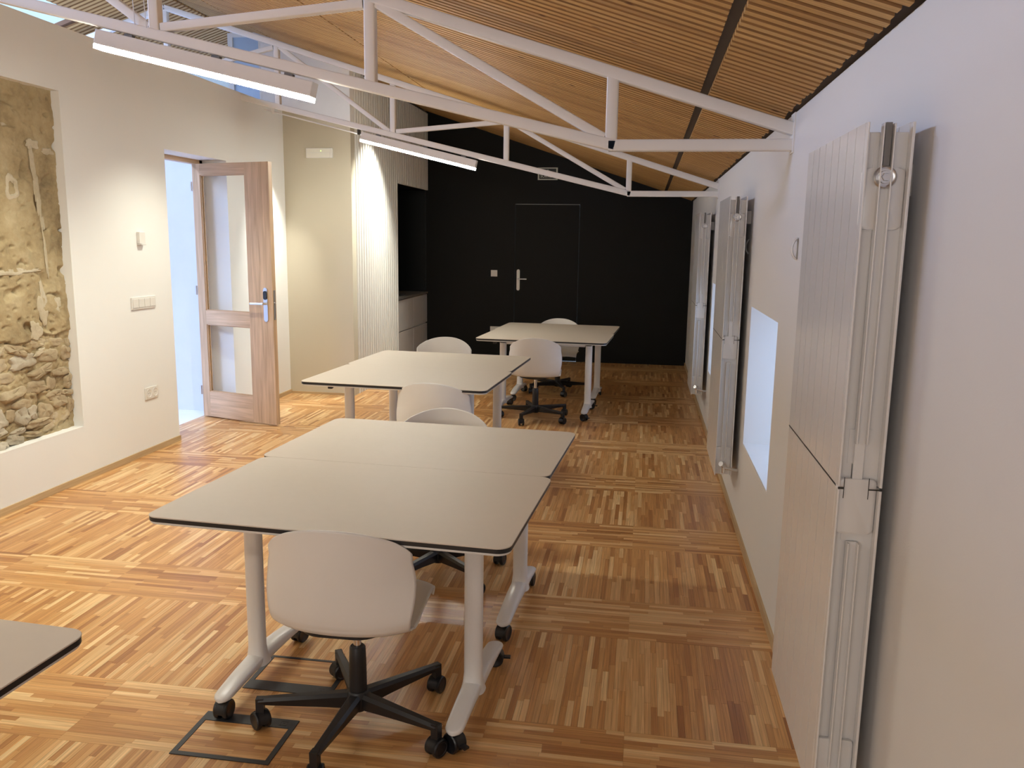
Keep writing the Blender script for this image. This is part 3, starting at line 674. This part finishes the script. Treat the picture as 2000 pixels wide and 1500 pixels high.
# exit sign
sg = empty('exit_sign', (-1.32, YB, 2.50), 'black and pale SORTIDA exit sign above the flush black door', 'sign')
box('frame', M['letters'], (-0.132, 0.132, -0.008, 0, -0.080, 0.080), sg); box('face', M['sign'], (-0.112, 0.112, -0.010, -0.008, -0.066, 0.066), sg)
cu = bpy.data.curves.new('sign_text', 'FONT'); cu.body = 'SORTIDA'; cu.size = 0.075; cu.align_x = 'CENTER'; cu.align_y = 'CENTER'; cu.extrude = 0.0008; cu.offset = 0.0012
to = bpy.data.objects.new('sign_text', cu); COL.objects.link(to)
dg = bpy.context.evaluated_depsgraph_get(); me = bpy.data.meshes.new_from_object(to.evaluated_get(dg)); bpy.data.objects.remove(to)
lt = bpy.data.objects.new('lettering', me); COL.objects.link(lt); me.materials.clear(); me.materials.append(M['letters'])
_ws = max(v.co.x for v in me.vertices)-min(v.co.x for v in me.vertices); lt.parent = sg; lt.rotation_euler = (math.pi/2, 0, 0); lt.location = (0, -0.0112, -0.030); lt.scale = (0.195/_ws, 0.86, 1)
pg = MB()      # running figure pictogram above the word, built as simple strokes
for a, b, r in (((0.0, 0.052), (0.004, 0.026), 0.007), ((0.004, 0.026), (0.022, 0.012), 0.0045), ((0.004, 0.026), (-0.016, 0.014), 0.0045), ((0, 0.048), (0.020, 0.036), 0.0035), ((0, 0.048), (-0.020, 0.040), 0.0035)):
    pg.tube((a[0], -0.0108, a[1]), (b[0], -0.0108, b[1]), r, seg=8)
pg.build('pictogram', M['letters'], sg)

# ------------------------------------------------------------------ floor boxes
def floor_box(cx, cy, back, lab):
    t = empty('floor_box', (cx, cy, 0), lab, 'floor box', group='floor boxes under the front tables')
    w, d = 0.335, 0.245; f = MB(); a = 0.018; bk = 0.05
    y0, y1 = -d/2, d/2
    yb0, yf1 = (y1-bk, y0+a) if back else (y1-0.012, y0+bk+0.01)
    f.box(-w/2, w/2, yb0, y1, 0.0, 0.003).box(-w/2, w/2, y0, yf1, 0.0, 0.003).box(-w/2, -w/2+a, yf1, yb0, 0, 0.003).box(w/2-a, w/2, yf1, yb0, 0, 0.003)
    f.build('frame', M['boxf'], t)
    l = MB(); xx = -w/2+a+0.001; n = 10; sw_ = (yb0-yf1-0.002)/n
    for k in range(n):
        cut = random.uniform(-0.08, 0.1); q0 = yf1+0.001+k*sw_
        for p, q in ((-w/2+a+0.001, cut), (cut, w/2-a-0.001)): l.box(p, q, q0, q0+sw_, 0.0, 0.0014, tone=min(1, max(0, random.gauss(0.45, 0.2))), axis=0)
    l.build('wood_inlay', M['floor'], t)
    yy = (yb0+y1)/2 if back else (y0+yf1)/2
    e = MB()
    for q in ((-0.012, 0.012, -0.012, -0.010), (-0.012, 0.012, 0.010, 0.012), (-0.012, -0.010, -0.010, 0.010), (0.010, 0.012, -0.010, 0.010), (-0.004, 0.004, -0.001, 0.001)): e.box(w/2-0.045+q[0], w/2-0.045+q[1], yy+q[2], yy+q[3], 0.003, 0.0036)
    e.build('emblem', M['bplastic'], t)
floor_box(-1.268, 2.335, True, 'dark framed floor box with wood inlay, in front of the nearest table leg')
floor_box(-1.225, 2.745, False, 'dark framed floor box with wood inlay, farther under the nearest table')

# ------------------------------------------------------------------ TABLES
TW, TD, TH = 1.205, 0.775, 0.740
def sell(cx, cy, rx, ry, z, n=20, p=2.6):
    out = []
    for k in range(n):
        t = 2*math.pi*k/n; c, s_ = math.cos(t), math.sin(t)
        out.append(Vector((cx+rx*math.copysign(abs(c)**(2/p), c), cy+ry*math.copysign(abs(s_)**(2/p), s_), z)))
    return out
def make_caster(parent, x, y, rad_, wid, ang, hz, lever=False):
    """twin-wheel caster: hood + two wheels as sub-parts"""
    c = empty('caster', (x, y, 0), rz=ang); c.parent = parent
    h = MB(); rows = []
    R = rad_*1.05
    for k in range(9):
        a = math.radians(-10+k*25); rows.append([Vector((s_*wid*0.30, -math.cos(a)*R*0.98, rad_+math.sin(a)*R)) for s_ in (-1, 1)])
    hh = MB()
    hh.quadgrid(rows); hh.tube((0, 0, rad_), (0, 0, hz), rad_*0.30, seg=10)
    hh.tube((-wid*0.3, 0, rad_), (wid*0.3, 0, rad_), rad_*0.5, seg=12)
    if lever: hh.box(-0.010, 0.010, -rad_*1.75, -rad_*0.8, rad_*0.95, rad_*1.15)
    ho = hh.build('hood', M['bplastic'], c, smooth=50)
    wv = None
    for s_ in (-1, 1):
        w_ = MB(); w_.lathe((s_*wid*0.16, 0, rad_), (s_, 0, 0), [(0, 0), (rad_*0.93, 0), (rad_, wid*0.06), (rad_, wid*0.26), (rad_*0.9, wid*0.33), (rad_*0.72, wid*0.33), (rad_*0.66, wid*0.30), (0, wid*0.30)], 22)
        w_.build('wheel', M['wheel'], c, smooth=40)
    return c
def make_table():
    t = empty('folding_table', (0, 0, 0), 'x', 'table', group='pale flip-top tables in a row')
    rr = rrect(TW, TD, 0.045, 8)
    MB().prism(rr, TH-0.0040, TH, bev=0.0012).build('tabletop', M['top'], t, smooth=30)
    MB().prism(rrect(TW-0.002, TD-0.002, 0.044, 8), TH-0.0175, TH-0.0040).build('edge_band', M['edge'], t, smooth=30)
    MB().prism(rrect(TW-0.008, TD-0.008, 0.042, 8), TH-0.026, TH-0.0175, bev=0.002).build('underside', M['under'], t, smooth=30)
    LY = -0.05
    for s_ in (-1, 1):
        lx = s_*0.410
        MB().loft([sell(lx, LY, rx, ry, z) for rx, ry, z in ((0.043, 0.046, 0.085), (0.036, 0.032, 0.115), (0.032, 0.026, 0.15), (0.032, 0.025, 0.66), (0.032, 0.025, 0.672))]).build('leg', M['leg'], t, smooth=60)
        f = MB(); rows = []
        for k in range(25):
            v = math.sin((-1+2*k/24)*math.pi/2); yy = 0.315*math.sin(v*math.pi/2) if False else 0.315*v
            zt = 0.088+0.040*(1-abs(v)**1.7); th_ = 0.022+0.030*(1-abs(v)**1.5); rx = 0.031+0.004*(1-abs(v))
            e = 1.0
            if abs(v) > 0.90: e = math.sqrt(max(0.03, 1-((abs(v)-0.90)/0.101)**2))
            rows.append([Vector((lx+p.x*rx*e, yy, zt-th_/2+p.y*th_/2*(0.6+0.4*e))) for p in sell(0, 0, 1, 1, 0, 16, 2.8)])
        f.loft(rows); f.build('foot', M['leg'], t, smooth=60)
        cap = MB(); cap.loft([sell(lx, LY, 0.030, 0.036, 0.668, 16), sell(lx, LY, 0.031, 0.040, 0.690, 16), sell(lx, LY, 0.026, 0.036, TH-0.0265, 16)]); cap.build('hinge_cap', M['bplastic'], t, smooth=60)
        box('bracket', M['leg'], (lx-s_*0.10-0.05, lx-s_*0.10+0.05, -0.12, 0.12, TH-0.034, TH-0.0262), t)
        for yy, an in ((-0.285, 0.5+s_*0.5), (0.285, 2.3-s_*0.6)): make_caster(t, lx, yy, 0.034, 0.050, an, 0.080, lever=(s_ > 0))
    box('crossbar', M['leg'], (-0.375, 0.375, LY-0.016, LY+0.016, 0.655, 0.705), t, bevel=0.004)
    lv = MB(); lv.box(-0.47, -0.41, -0.275, -0.245, TH-0.044, TH-0.0262); lv.box(-0.455, -0.425, -0.290, -0.265, TH-0.058, TH-0.041); lv.build('release_lever', M['bplastic'], t, bevel=0.004)
    return t
tab = make_table()
RZ = math.radians(-3.1)
TB = ((-0.938, 2.697, 'pale table with chair tucked under its front edge, nearest complete table'),
      (-0.910, 3.473, 'pale table pushed against the back of the nearest complete table'),
      (-1.488, 5.215, 'pale table on the near side of the middle pair'),
      (-1.462, 5.990, 'pale table on the far side of the middle pair, toward the cream wall'),
      (-0.890, 7.785, 'pale table on the near side of the farthest pair'),
      (-0.858, 8.560, 'pale table on the far side of the farthest pair, next to the black wall'),
      (-1.835, 1.245, 'pale table cut off by the lower left corner of the picture'))
for i, (x, y, lab) in enumerate(TB):
    o = tab if i == 0 else copy_tree(tab)
    o.location = (x, y, 0); o.rotation_euler = (0, 0, RZ+(math.pi if i in (1, 3, 5) else 0)); o['label'] = lab

# ------------------------------------------------------------------ CHAIRS
def catmull(P, n):
    out = []; Q = [P[0]]+P+[P[-1]]
    for i in range(1, len(Q)-2):
        for k in range(n):
            t = k/n; a, b, c, d = [Vector(q) for q in Q[i-1:i+3]]
            out.append(0.5*((2*b)+(c-a)*t+(2*a-5*b+4*c-d)*t*t+(3*b-a-3*c+d)*t**3))
    out.append(Vector(P[-1])); return out
def make_chair():
    t = empty('office_chair', (0, 0, 0), 'x', 'chair', group='white shell office chairs')
    prof = [(0.215, 0.422, 0), (0.205, 0.440, 0), (0.16, 0.446, 0), (0.06, 0.443, 0), (-0.05, 0.434, 0), (-0.13, 0.426, 0), (-0.19, 0.420, 0), (-0.228, 0.432, 0), (-0.246, 0.470, 0), (-0.254, 0.54, 0), (-0.261, 0.63, 0), (-0.267, 0.71, 0), (-0.272, 0.780, 0)]
    pc = catmull(prof, 7); n = len(pc); NU = 40; rows = []
    for j, p in enumerate(pc):
        s_ = j/(n-1); y, z = p.x, p.y; row = []
        back = min(1, max(0, (z-0.47)/(0.785-0.47))) if s_ > 0.5 else 0.0
        fr = max(0, 1-s_/0.35) if s_ < 0.35 else 0
        bend = math.exp(-((s_-0.56)/0.09)**2)
        hw = 0.228 + (0.010*math.sin(min(1, back*1.3)*math.pi) if back > 0 else 0) - 0.010*bend - 0.018*fr
        for i in range(NU+1):
            uu = -1+2*i/NU; u = math.sin(uu*math.pi/2)*0.35+uu*0.65; a = abs(u)
            x = u*hw; yy, z_ = y, z
            if back > 0:
                z_ = z-(0.074*a**2.3+0.018*a**12)*back**2.0
                yy = y+0.088*a**2.2*(0.55+0.45*min(1, back*2.0))
                z_ += 0.012*a**4*max(0, 1-back*3.0)
            else:
                z_ = z+0.014*a**2*(1-fr)*max(0, min(1, (0.48-s_)/0.14))-0.014*fr*a**4
                yy = y-fr*0.055*a**5
                if s_ > 0.40: yy += 0.0484*a**2.2*min(1, (s_-0.40)/0.10); z_ += 0.012*a**4*min(1, (s_-0.40)/0.10)
            if 0.53 < s_ < 0.66: z_ += 0.0; yy += 0.0009*math.sin(s_*900)*(1-a**2)
            row.append(Vector((x, yy, z_)))
        rows.append(row)
    sh = MB(); sh.quadgrid(rows); so_ = sh.build('seat_shell', M['shell'], t, smooth=180); so_.location = (0.008, 0.012, 0)
    md = so_.modifiers.new('thickness', 'SOLIDIFY'); md.thickness = 0.007; md.offset = 0
    m_ = MB(); m_.loft([[Vector((p, q-0.03, z)) for p, q in rrect(w, d, r)] for w, d, r, z in ((0.08, 0.10, 0.03, 0.378), (0.16, 0.22, 0.04, 0.392), (0.27, 0.34, 0.08, 0.410), (0.27, 0.34, 0.08, 0.417))]); m_.build('seat_mechanism', M['bplastic'], t, smooth=40)
    lv = MB(); lv.tube((0.04, 0.02, 0.405), (0.20, 0.03, 0.40), 0.006, seg=8); lv.build('height_lever', M['bplastic'], t, smooth=60)
    MB().tube((0, 0, 0.24), (0, 0, 0.39), 0.0135, seg=18).build('gas_lift', M['chrome'], t, smooth=60)
    c = MB(); c.lathe((0, 0, 0), (0, 0, 1), [(0, 0.10), (0.030, 0.10), (0.0285, 0.24), (0.0265, 0.282), (0.023, 0.287), (0.0, 0.287)], 22); c.build('column', M['bplastic'], t, smooth=40)
    b = empty('star_base', (0, 0, 0)); b.parent = t
    hb = MB(); hb.lathe((0, 0, 0), (0, 0, 1), [(0, 0.060), (0.030, 0.060), (0.038, 0.070), (0.042, 0.115), (0.034, 0.130), (0.0, 0.130)], 22); hb.build('hub', M['bplastic'], b, smooth=40)
    for k in range(5):
        an = k*2*math.pi/5; R_ = Matrix.Rotation(an, 4, 'Z'); ar = MB(); rows = []
        for q in range(9):
            v = q/8; x = 0.025+v*0.305; w_ = 0.024-0.009*v; zt = 0.124-0.014*v; zb_ = 0.068+0.020*v**0.8
            rows.append([R_ @ Vector(p) for p in ((x, -w_*0.72, zb_), (x, w_*0.72, zb_), (x, w_, zt-0.010), (x, w_*0.55, zt), (x, -w_*0.55, zt), (x, -w_, zt-0.010))])
        ar.loft(rows); e = Vector((0.305, 0, 0)); ar.box(0.312, 0.338, -0.0125, 0.0125, 0.050, 0.109, T=R_); ar.build('arm', M['bplastic'], b, smooth=35)
        random.seed(40+k); cs = make_caster(t, 0.325*math.cos(an), 0.325*math.sin(an), 0.031, 0.052, random.uniform(0, 6.28), 0.07)
        cs['arm_index'] = k
    return t
chair = make_chair()
def set_base(ch, ang):
    """turn the star base and its casters together"""
    for o in ch.children:
        if o.name.startswith('star_base'): o.rotation_euler.z = ang
        if o.name.startswith('caster'):
            k = o['arm_index']; a = ang+k*2*math.pi/5; o.location.x = 0.325*math.cos(a); o.location.y = 0.325*math.sin(a)
        if o.name.startswith('caster') and 'arm_index' in o.keys(): pass
CH = ((-0.898, 2.480, 1, 50, 0.0, 'white shell office chair nearest the camera, back toward it, before the nearest complete table'),
      (-0.950, 3.800, 181, 30, 0.0, 'white shell office chair facing the camera behind the nearest table pair'),
      (-1.240, 5.020, -3, 20, 0.0, 'white shell office chair, back to the camera, before the middle table pair'),
      (-1.580, 6.350, 178, 10, 0.06, 'white shell office chair facing the camera behind the middle table pair, seat raised'),
      (-0.950, 7.490, 2, 39, 0.0, 'white shell office chair, back to the camera, before the farthest table pair'),
      (-0.895, 8.935, 182, 0, 0.0, 'white shell office chair facing the camera at the farthest table, next to the black wall'))
chairs = [chair]+[copy_tree(chair) for _ in CH[1:]]
for o, (x, y, rz, bz, up, lab) in zip(chairs, CH):
    o.location = (x, y, 0); o.rotation_euler = (0, 0, math.radians(rz)); o['label'] = lab
    set_base(o, math.radians(bz-rz))
    if up:
        for c in o.children:
            if c.name.split('.')[0] in ('seat_shell', 'seat_mechanism', 'height_lever', 'gas_lift'): c.location.z += up
